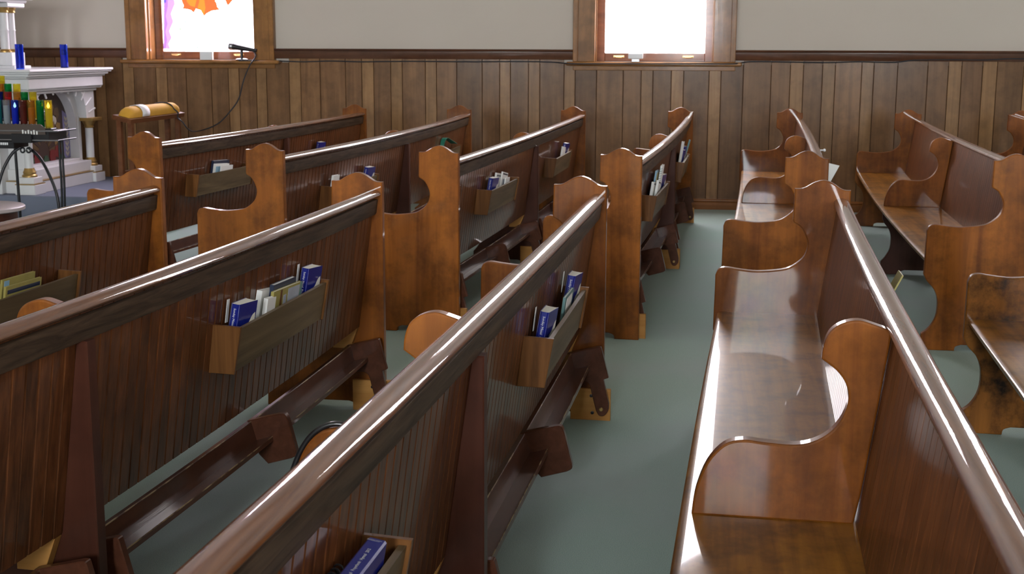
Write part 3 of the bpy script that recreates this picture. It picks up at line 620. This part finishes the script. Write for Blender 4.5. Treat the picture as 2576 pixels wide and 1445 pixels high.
xm = sill_x(608, 150); mic = empty('microphone', (xm, YW-.035, sill_z)); mic.scale = (1.35, 1.35, 1.25); tag(mic, 'black microphone on a small stand on the window sill', 'microphone')
ob('base', lathe('base', [(.042, 0), (.042, .006), (.03, .012), (.012, .014)], M['iron'], 20), mic)
ob('post', lathe('post', [(.010, .012), (.010, .075)], M['iron'], 12), mic)
hd = lathe('body', [(.012, -.12), (.018, -.04), (.022, .02), (.026, .05)], M['iron'], 14)
mb = ob('body', hd, mic, (-.01, 0, .09), (0, math.radians(-80), 0))
ob('grille', lathe('grille', [(.026, .05), (.030, .058), (.029, .075), (.018, .086), (.004, .09)], M['steel'], 14), mic, (-.01, 0, .09), (0, math.radians(-80), 0))
xm2 = xm+.11
cx_ = sill_x(521, 141); bx = ob('switch_box', box('switch_box', -.06, .06, -.02, .02, 0, .078, M['plastic'], .004), None, (cx_, YW-.05, sill_z)); tag(bx, 'small white box on the sill of the window with orange glass', 'box')
cx_ = sill_x(1599, 150); bx = empty('sensor_box', (cx_, YW-.05, sill_z)); tag(bx, 'small white box on a foot on the sill of the plain white window', 'box')
ob('case', box('case', -.065, .065, -.018, .018, .028, .074, M['plastic'], .004), bx); ob('foot', box('foot', -.035, .035, -.014, .014, 0, .028, M['steel'], .003), bx)

# ------------------------------------------------------------------ altar platform and white side altar
plat = ob('altar_platform', box('altar_platform', XA, -4.74, 10.25, YW-.025, 0, .2, M['carpet2'], .008)); plat['kind'] = 'structure'; plat.name = 'floor_platform'
AX = -5.52; A0, A1 = 10.28, 11.60; ZP = .2
al = empty('side_altar', (AX, (A0+A1)/2, ZP)); tag(al, 'white side altar with gilt columns and a mosaic arch below its shelf', 'altar')
def A(name, x0, x1, y0, y1, z0, z1, mat, bev=.004, par=None):
    o_ = al.location; return ob(name, box(name, x0-o_.x, x1-o_.x, y0-o_.y, y1-o_.y, z0-o_.z, z1-o_.z, M[mat], bev), par or al)
XBk = -6.35
A('body', XBk, AX-.30, A0+.03, A1-.03, ZP, 1.03, 'white')
A('base_step', XBk, AX-.02, A0+.10, A1-.10, ZP, .30, 'white'); A('gilt_line', XBk, AX-.018, A0+.098, A1-.098, .30, .306, 'gold', 0)
A('sill_block', XBk, AX-.05, A0+.14, A1-.14, .306, .40, 'white')
for nm, y0, y1 in (('near', A0, A0+.19), ('far', A1-.19, A1)):
    pl = A('plinth', AX-.17, AX+.01, y0, y1, ZP, .285, 'white'); A('plinth_gilt', AX-.168, AX+.008, y0+.002, y1-.002, .285, .292, 'gold', 0, pl); A('plinth_cap', AX-.155, AX-.005, y0+.02, y1-.02, .292, .345, 'white', .004, pl)
    yc = (y0+y1)/2; xc = AX-.08; o_ = al.location
    col = ob('column', lathe('column', [(.036, .42), (.036, .69)], M['white'], 20), al, (xc-o_.x, yc-o_.y, -o_.z))
    ob('column_base', lathe('column_base', [(.062, .345), (.062, .36), (.05, .37), (.054, .385), (.046, .40), (.040, .42)], M['gold'], 20), col)
    ob('capital', lathe('capital', [(.038, .69), (.044, .70), (.040, .712), (.050, .73), (.062, .755)], M['gold'], 20), col)
    A('abacus', xc-.085, xc+.085, yc-.10, yc+.10, .755, .785, 'gold')
# arcade face above the columns: plate with arched opening (u along y)
ym = (A0+A1)/2; R = .44
def arch_face(name, x0, x1, r_in, z_spring, ya, yb, zt, mat, segs=24):
    vs = []; fs = []
    arc = [(ym-r_in*math.cos(math.pi*i/segs), z_spring+r_in*.62/.44*math.sin(math.pi*i/segs)*.62) for i in range(segs+1)]
    out = []
    for (y, z) in arc:
        t = (y-(ym-r_in))/(2*r_in); out.append((ya+(yb-ya)*t, zt))
    for x in (x0, x1):
        for p in arc: vs.append((x, p[0], p[1]))
        for p in out: vs.append((x, p[0], p[1]))
        vs.append((x, ya, z_spring)); vs.append((x, yb, z_spring))
    n = segs+1; blk = 2*n+2
    for b0 in (0, blk):
        for i in range(segs): fs.append((b0+i, b0+i+1, b0+n+i+1, b0+n+i))
        fs.append((b0, b0+n, b0+2*n)); fs.append((b0+segs, b0+2*n+1, b0+2*n-1))
    for i in range(segs): fs.append((i, i+1, blk+i+1, blk+i)); fs.append((n+i, n+i+1, blk+n+i+1, blk+n+i))
    fs += [(0, 2*n, blk+2*n, blk), (segs, 2*n+1, blk+2*n+1, blk+segs), (2*n, n, blk+n, blk+2*n), (2*n+1, 2*n-1, blk+2*n-1, blk+2*n+1)]
    o_ = al.location
    return ob(name, mesh(name, [(v[0]-o_.x, v[1]-o_.y, v[2]-o_.z) for v in vs], fs, mat), al)
arch_face('arcade', AX-.20, AX-.05, .47, .785, A0+.03, A1-.03, 1.03, M['white'])
arch_face('arch_moulding', AX-.24, AX-.13, .42, .70, ym-.50, ym+.50, 1.02, M['white'])
for i in range(1, 12):                       # voussoir ribs
    a = math.pi*i/12; y = ym-.60*math.cos(a); z = .785+.33*math.sin(a)
    o_ = al.location; rb = ob('voussoir_rib', box('voussoir_rib', -.006, .008, -.008, .008, -.075, .065, M['white'], .003), al, (AX-.05-o_.x, y-o_.y, z-o_.z-.02), (0, 0, 0)); rb.rotation_euler = (-(a-math.pi/2), 0, 0)
for y0, y1 in ((A0+.17, A0+.22), (A1-.22, A1-.17)): A('side_frame', AX-.32, AX-.12, y0, y1, .36, .80, 'white')
A('lower_frame', AX-.30, AX-.12, A0+.20, A1-.20, .36, .425, 'white')
# mosaic behind the arch: shards fanning out, red flowers, wheat
M['mz4'] = plain('mosaic_dark', (.05, .028, .02), .5)
A('mosaic_ground', AX-.235, AX-.212, A0+.2, A1-.2, .40, 1.02, 'mz4', 0)
rnd = random.Random(3); tones = ['mz1', 'mz2', 'mz3', 'mz4']
M['mz1'] = plain('mosaic_brown', (.11, .065, .025), .5); M['mz2'] = plain('mosaic_ochre', (.26, .16, .05), .5); M['mz3'] = plain('mosaic_cream', (.55, .50, .40), .5)
M['mzr'] = plain('mosaic_red', (.16, .012, .012), .5); M['mzb'] = plain('mosaic_lavender', (.24, .22, .42), .5); M['mzg'] = plain('mosaic_green', (.03, .08, .04), .5)
def shard(pts, mat, x=AX-.210):
    o_ = al.location; n = len(pts); vs = [(x-o_.x, y-o_.y, z-o_.z) for y, z in pts]+[(x-.006-o_.x, y-o_.y, z-o_.z) for y, z in pts]
    return ob('mosaic_piece', mesh('mosaic_piece', vs, [tuple(range(n)), tuple(range(n, 2*n))]+[(i, (i+1) % n, n+(i+1) % n, n+i) for i in range(n)], M[mat]), al)
cy_, cz_ = ym-.05, .50
for ring, (r0, r1, mats) in enumerate(((.10, .22, ('mz4', 'mz1')), (.22, .33, ('mz2', 'mz1')), (.33, .39, ('mz3', 'mz2')), (.39, .47, ('mz1', 'mz2')))):
    n = 12
    for i in range(n):
        a0 = math.pi*(i+.06)/n; a1 = math.pi*(i+.94)/n; am = (a0+a1)/2
        P = [(cy_-r0*math.cos(a0), cz_+r0*math.sin(a0)), (cy_-r0*math.cos(a1), cz_+r0*math.sin(a1)), (cy_-r1*.95*math.cos(a1), cz_+r1*.95*math.sin(a1)), (cy_-r1*1.04*math.cos(am), cz_+r1*1.04*math.sin(am)), (cy_-r1*.95*math.cos(a0), cz_+r1*.95*math.sin(a0))]
        if all(q[0] < ym+.30 and q[0] > ym-.44 for q in P): shard(P, mats[i % 2])
for i in range(8):
    z = .44+.045*i; y = ym+.385
    for s in (-1, 1): shard([(y, z), (y+s*.035, z+.03), (y+s*.03, z+.055), (y, z+.03)], 'mz3')
shard([(ym+.32, .43), (ym+.44, .43), (ym+.44, .80), (ym+.32, .86)], 'mzb', AX-.2108)
for fy, fz in ((ym-.30, .50), (ym-.38, .47), (ym+.20, .50), (ym+.10, .47), (ym-.18, .46)):
    shard([(fy+.055*math.cos(t*math.pi/4)*(1+.15*(t % 2)), fz+.055*math.sin(t*math.pi/4)*(1+.15*(t % 2))) for t in range(8)], 'mzr', AX-.206)
for fy in (ym-.24, ym-.02, ym+.28): shard([(fy-.05, .43), (fy+.05, .43), (fy+.02, .48), (fy-.03, .475)], 'mzg', AX-.207)
# frieze, cornice and shelf
A('frieze', XBk, AX-.02, A0+.02, A1-.02, 1.03, 1.055, 'white', .008); A('frieze_cove', XBk, AX+.01, A0-.02, A1+.02, 1.055, 1.07, 'white', .006)
A('frieze_band', XBk, AX+.03, A0-.04, A1+.01, 1.07, 1.165, 'white', .01)
for i, (e, z0, z1) in enumerate(((.05, 1.165, 1.18), (.075, 1.18, 1.20), (.10, 1.20, 1.215), (.115, 1.215, 1.238))):
    A('shelf_moulding', XBk-.0, AX+e, A0-.05-e, min(A1+e*.5, YW-.03), z0, z1, 'white', .006)
# reredos with paired columns
rr = A('reredos', -6.35, -5.93, 9.75, 10.62, 1.238, 1.80, 'white')
A('reredos_pedestal', -5.96, -5.70, 10.42, 10.70, 1.238, 1.265, 'white'); A('reredos_block', -5.94, -5.74, 10.46, 10.68, 1.265, 1.375, 'white')
o_ = al.location
for i, yc in enumerate((10.51, 10.62)):
    cc = ob('slender_column', lathe('slender_column', [(.036, 1.40), (.035, 1.55), (.038, 1.555), (.038, 1.56), (.035, 1.565), (.034, 1.70)], M['white'], 16), al, (-5.82-o_.x, yc-o_.y, -o_.z))
    ob('column_base', lathe('column_base', [(.05, 1.375), (.05, 1.385), (.042, 1.39), (.046, 1.397), (.038, 1.402)], M['gold'], 16), cc)
    ob('capital', lathe('capital', [(.036, 1.70), (.044, 1.705), (.04, 1.72), (.046, 1.73), (.05, 1.745)], M['gold'], 16), cc)
A('reredos_abacus', -5.96, -5.73, 10.42, 10.71, 1.745, 1.785, 'white', .008)
for i, (e, z0, z1) in enumerate(((0, 1.785, 1.81), (.04, 1.81, 1.835), (.08, 1.835, 1.87), (.09, 1.87, 1.90))): A('reredos_cornice', -6.35, -5.72+e, 9.6, 10.74+e, z0, z1, 'white', .012)
gx = -5.925-o_.x
pts_ = curve3([(gx, 10.44-o_.y, 1.36-o_.z), (gx, 10.42-o_.y, 1.50-o_.z), (gx, 10.36-o_.y, 1.63-o_.z), (gx, 10.28-o_.y, 1.74-o_.z)], 6); pts2 = curve3([(gx, 10.28-o_.y, 1.74-o_.z), (gx, 10.20-o_.y, 1.63-o_.z), (gx, 10.14-o_.y, 1.50-o_.z), (gx, 10.12-o_.y, 1.30-o_.z)], 6)
ob('gothic_gilt_line', tube('gl_tmp', pts_+pts2[1:], .006, M['gold'], 6).data, al); bpy.data.objects.remove(bpy.data.objects['gl_tmp'])
A('gilt_mark', -5.932, -5.915, 10.33, 10.37, 1.52, 1.55, 'gold'); A('gilt_band', -5.932, -5.905, 10.30, 10.40, 1.455, 1.47, 'gold'); A('gilt_foot', -5.932, -5.905, 10.20, 10.40, 1.275, 1.285, 'gold')

# ------------------------------------------------------------------ glass candles
def glassmat(name, rgb, glow=0.0):
    m, nt, b = newmat(name); b.inputs['Base Color'].default_value = (*rgb, 1); b.inputs['Roughness'].default_value = .08
    b.inputs['Transmission Weight'].default_value = .92; b.inputs['IOR'].default_value = 1.12; b.inputs['Coat Weight'].default_value = .5
    return m
CG = {'blue': (.005, .03, .62), 'green': (.0, .26, .045), 'yellow': (.80, .66, .03), 'amber': (.60, .27, .02), 'red': (.55, .015, .015), 'dark red': (.20, .02, .012), 'clear': (.55, .60, .64), 'teal': (.02, .36, .42), 'dark blue': (.004, .015, .26)}
GM = {k: glassmat('glass_'+k.replace(' ', '_'), tuple(min(1, c**.6) for c in v)) for k, v in CG.items()}
WAXM = {k: plain('wax_'+k.replace(' ', '_'), tuple(min(1, c*.9+.04) for c in v), .5) for k, v in CG.items()}
M['flame'] = lit('candle_flame', (1, .62, .18), 14)
JAR, WAX = {}, {}
def jar_meshes(c, r, h, wax):
    key = (c, r, h, wax)
    if key not in JAR:
        JAR[key] = lathe('jar', [(r*.94, 0), (r, .006), (r, h-.012), (r*1.03, h-.004), (r*1.0, h), (r*.90, h), (r*.90, .008), (.001, .008)], GM[c], 18)
        WAX[key] = lathe('wax', [(r*.86, .010), (r*.86, h*wax), (.002, h*wax)], WAXM[c], 16)
    return JAR[key], WAX[key]
def candle(loc, c, r, h, wax, label, group, flame=False):
    o = empty('candle', loc); tag(o, label, 'candle', group); a, b_ = jar_meshes(c, r, h, wax)
    ob('jar', a, o); ob('wax', b_, o)
    if flame: ob('flame', lathe('flame', [(.002, h*wax), (.010, h*wax+.010), (.008, h*wax+.022), (.001, h*wax+.04)], M['flame'], 10), o)
    return o
JZ = 1.238
candle((-5.63, 11.16, JZ), 'blue', .034, .205, .55, 'tall blue glass candle alone on the bare end of the altar shelf', 'blue candles on the altar shelf')
candle((-5.60, 10.33, JZ), 'blue', .034, .205, .85, 'tall blue glass candle before the paired columns on the altar shelf', 'blue candles on the altar shelf')

# ------------------------------------------------------------------ votive candle stand
YC = 9.05
def cs(px, py, dy=0): return aty(px, py, YC+dy)
cR = cs(122, 312); zt = cR.z
st_ = empty('votive_stand', (cs(20, 312).x, YC+.1, 0)); tag(st_, 'black iron votive stand with scalloped tray and curved legs', 'candle stand')
SO = st_.location
def S(name, x0, x1, y0, y1, z0, z1, mat, bev=.003, par=None): return ob(name, box(name, x0-SO.x, x1-SO.x, y0-SO.y, y1-SO.y, z0-SO.z, z1-SO.z, M[mat], bev), par or st_)
xL = cs(-34, 312).x; xR = cs(128, 312).x
for i in range(4): S('tier', xL, xR+.02-.075*i, YC-.04+.085*i, YC+.045+.085*i, zt-.03+.056*i-.012, zt-.03+.056*i, 'iron')
# scalloped front plate
xs_, n = xR-.05, 30
o_ = [(xL, zt-.075)]+[(xL+(xs_-xL)*i/n/1.0, zt-.004+.008*abs(math.sin(i*math.pi/2*1.0))) for i in range(n*1+1)]+[(xs_+.03, zt-.03), (xs_+.03, zt-.075)]
vs = [(x-SO.x, y-SO.y, z) for y in (YC-.052, YC-.046) for x, z in o_]; m_ = len(o_)
M['brownplate'] = plain('dull_brown_metal', (.075, .055, .045), .5, .3)
ob('scalloped_plate', mesh('scalloped_plate', vs, [tuple(range(m_)), tuple(range(m_, 2*m_))]+[(i, (i+1) % m_, m_+(i+1) % m_, m_+i) for i in range(m_)], M['brownplate']), st_)
yp0 = YC-.05
for (z0, z1) in ((cs(100, 327).z, cs(100, 332).z), (cs(100, 350).z, cs(100, 355).z)):
    S('tray_rim', xL, cs(155, 330).x, yp0-.006, yp0+.004, z1+.004, z0, 'steel'); S('tray_side', cs(155, 330).x-.008, cs(155, 330).x, yp0, yp0+.28, z1+.004, z0, 'iron')
S('coin_box', cs(40, 340).x, cs(90, 340).x, yp0-.02, yp0+.2, cs(50, 358).z, cs(50, 335).z, 'iron'); S('tray_body', xL, cs(130, 340).x, yp0+.01, yp0+.28, cs(50, 352).z, cs(50, 328).z, 'iron')
for i in range(6): S('plug_row', cs(2+5*i, 350).x, cs(5.5+5*i, 350).x, yp0-.014, yp0, cs(0, 363).z, cs(0, 357).z, 'plastic', 0)
S('tray_lip', xL, cs(45, 350).x, yp0-.012, yp0+.2, cs(0, 372).z, cs(0, 353).z, 'iron')
for i in range(6): S('taper_stub', cs(66+7*i, 330).x, cs(69+7*i, 330).x, yp0-.01, yp0+.002, cs(0, 336).z, cs(0, 325+(i % 2)*3).z, 'paper', 0)
def L3(pix, r, nm='leg'):
    P = [aty(x, y, Y)-V(SO) for x, y, Y in pix]; t = tube(nm, curve3(P, 6), r, M['iron'], 8, st_); return t
L3([(50, 372, YC+.02), (32, 385, YC), (15, 412, YC-.03), (2, 445, YC-.05), (-14, 510, YC-.08)], .011)
L3([(72, 372, YC+.05), (98, 395, YC+.03), (120, 432, YC), (140, 480, YC-.02), (148, 520, YC-.03), (150, 560, YC-.03)], .011)
for dx in (0, 7): L3([(148+dx, 345, YC+.20), (152+dx, 420, YC+.2), (155+dx, 470, YC+.2), (158+dx, 600, YC+.2)], .009, 'post')
for px in (57, 72):
    t = [(aty(px, 378, YC).x+.016*math.cos(a*math.pi/5)-SO.x, YC-SO.y, aty(px, 378, YC).z+.018*math.sin(a*math.pi/5)) for a in range(11)]
    tube('scroll', t, .007, M['iron'], 6, st_)
tube('leg', curve3([(xL-SO.x+.1, YC+.2-SO.y, zt-.1), (xL-SO.x+.1, YC+.22-SO.y, 0)], 3), .011, M['iron'], 8, st_)
ROWS = [(0, .20, [(-2, 'teal', 18), (19, 'clear', 22), (40, 'blue', 20), (61, 'dark red', 18), (81, 'amber', 22), (103, 'green', 17), (124, 'yellow', 21)]),
        (1, .20, [(-17, 'clear', 20), (3, 'dark blue', 19), (25, 'red', 25), (47, 'amber', 17), (66, 'green', 19), (87, 'yellow', 22)]),
        (2, .20, [(-14, 'red', 20), (7, 'amber', 17), (26, 'green', 19), (48, 'yellow', 24)]),
        (3, .20, [(-12, 'green', 20), (10, 'yellow', 22)])]
RN = ['lowest', 'second', 'third', 'top']
for r_, h_, items in ROWS:
    for px, c, wpx in items:
        if px < -14: continue
        p = cs(px, 312, .085*r_); z = zt-.03+.056*r_
        candle((p.x, YC+.085*r_, z), c, .0265, h_, .72 if c in ('yellow', 'amber', 'blue') and r_ == 0 else .8, c+' glass votive candle on the '+RN[r_]+' tier of the stand', 'votive candles on the stand', flame=(r_ == 0 and c in ('yellow', 'blue')))

# ------------------------------------------------------------------ round stool at the candle stand
sr = atz(37, 522, .36); rad = .30
stl = empty('round_table', (sr.x-rad*.97, sr.y+.05, 0)); tag(stl, 'low round table with a pale top and dark edge beside the candle stand', 'table')
ob('top', lathe('top', [(rad-.02, .325), (rad, .332), (rad, .352), (rad-.01, .36), (.01, .36)], M['stooltop'], 48), stl)
ob('apron', lathe('apron', [(rad-.05, .24), (rad-.05, .325)], M['brace'], 48), stl)
for i in range(4):
    a = math.pi/4+i*math.pi/2; ob('leg', lathe('leg', [(.014, 0), (.02, .25)], M['brace'], 10), stl, ((rad-.07)*math.cos(a), (rad-.07)*math.sin(a), 0))

# ------------------------------------------------------------------ prie-dieu with golden cushion
FLp, FRp = atz(330, 301, .87), atz(457, 284, .87); BLp = aty(283, 289, FLp.y)
pd = empty('prie_dieu', (FLp.x-.12, (FLp.y+FRp.y)/2, 0)); tag(pd, 'wooden kneeling desk with golden cushioned armrest, near the wall by the altar', 'kneeler')
PO = pd.location; half = (FRp.y-FLp.y)/2; dxx = BLp.x-FLp.x; dzz = BLp.z-FLp.z; ang = math.atan2(dzz, -dxx); dep = math.hypot(dxx, dzz)
ex, ez = -math.cos(ang), math.sin(ang)
def sl(u, v): return (FLp.x-PO.x+ex*u - (-ez)*0 + ez*v, FLp.z+ez*u+v*math.cos(ang))          # along slope, normal
def slab(name, u0, u1, y0, y1, v0, v1, mat):
    q = [sl(u0, v0), sl(u1, v0), sl(u1, v1), sl(u0, v1)]; vs = [(x, y, z) for y in (y0, y1) for x, z in q]
    return ob(name, mesh(name, vs, [(0, 1, 2, 3), (4, 7, 6, 5), (0, 4, 5, 1), (1, 5, 6, 2), (2, 6, 7, 3), (3, 7, 4, 0)], M[mat]), pd)
M['pdwood'] = wood('kneeler_wood', (.10, .034, .014), (.17, .062, .026), 'Y', 20, .35, .5, .1, .05, .1, .05)
slab('armrest_board', 0, dep, -half, half, -.035, 0, 'pdwood')
# cushion
cu = []; cf = []; nu, nv = 10, 26
for j in range(nv+1):
    t = j/nv; y = -half+.03+(2*half-.06)*t; e = min(1, (math.sin(math.pi*min(t, 1-t)/.22) if min(t, 1-t) < .11 else 1)); e = math.sqrt(max(0, 1-(1-min(1, min(t, 1-t)/.10))**2))
    for i in range(nu+1):
        a = math.pi*i/nu; u = dep/2-(dep/2-.02)*math.cos(a)*(.8+.2*e); v = .002+.075*math.sin(a)**.7*e; x, z = sl(u, v); cu.append((x, y, z))
for j in range(nv):
    for i in range(nu): cf.append((j*(nu+1)+i, j*(nu+1)+i+1, (j+1)*(nu+1)+i+1, (j+1)*(nu+1)+i))
ob('cushion', mesh('cushion', cu, cf, M['gold_cloth'], 80), pd)
cv = []; cfz = []; ya, yb_ = -half+.22, -half+.36
for j, y in enumerate((ya, yb_)):
    for i in range(nu+3):
        a = math.pi*i/nu; 
        if i <= nu: u = dep/2-(dep/2-.018)*math.cos(a); v = .006+.077*math.sin(a)**.7
        else: u = dep-.018+.008*(i-nu); v = .004
        x, z = sl(dep-u if False else u, v); cv.append((x, y-.06*(i/nu)+.03, z))
for i in range(nu+2): cfz.append((i, i+1, nu+3+i+1, nu+3+i))
pc = ob('white_cloth', mesh('white_cloth', [(v[0]+PO.x, v[1]+PO.y, v[2]) for v in cv], cfz, M['lilac'], 80)); md = pc.modifiers.new('s', 'SOLIDIFY'); md.thickness = .002
tag(pc, 'folded pale cloth strip laid across the golden cushion', 'cloth')
for y in (-half+.05, half-.09):
    x0, z0 = sl(.03, -.035); x1, z1 = sl(dep-.03, -.035)
    for x, z, nm in ((x0, z0, 'leg'), (x1, z1, 'leg')):
        ob(nm, box(nm, x-.02, x+.02, y, y+.04, 0, z+.004, M['pdwood'], .003), pd)
    ob('side_rail', box('side_rail', x1+.02, x0-.02, y+.01, y+.03, .25, .31, M['pdwood'], .002), pd)
ob('front_rail', box('front_rail', sl(dep-.03, 0)[0]-.012, sl(dep-.03, 0)[0]+.012, -half+.09, half-.09, .38, .46, M['pdwood'], .002), pd)
ob('kneeling_board', box('kneeling_board', sl(.03, 0)[0]+.02, sl(.03, 0)[0]+.30, -half+.05, half-.05, .16, .20, M['pdwood'], .004), pd)
for y in (-half+.06, half-.10): ob('foot', box('foot', sl(.03, 0)[0]-.02, sl(.03, 0)[0]+.30, y, y+.04, 0, .16, M['pdwood'], .003), pd)
# the microphone cable drops from the sill and runs up over the cushion
over = []
for a_, yl in ((-1, 10.665), (-.5, 10.650), (.30, 10.63), (.8, 10.60), (1.3, 10.565), (1.8, 10.52), (2.3, 10.47), (2.7, 10.43)):
    if a_ < 0: x, z = sl(-.012, -.03 if a_ == -1 else .012)
    else: x, z = sl(dep/2-(dep/2-.02)*math.cos(a_), .002+.075*math.sin(a_)**.7+.006)
    over.append(V((x+PO.x, yl, z)))
mcab = [V((xm2, YW-.045, sill_z+.085)), V((xm2+.035, YW-.06, sill_z+.04))]+[aty(x, y, YW-.12) for x, y in ((628, 165), (612, 205), (600, 250), (575, 285), (550, 310), (518, 325))]+[aty(488, 331, 11.5)]+[atx(472, 324, -4.36), atx(460, 308, -4.355)]+over
tag(tube('microphone_cable', curve3(mcab, 5), .006, M['cable'], 6), 'thin dark cable drooping from the sill microphone to the kneeler cushion', 'cable')
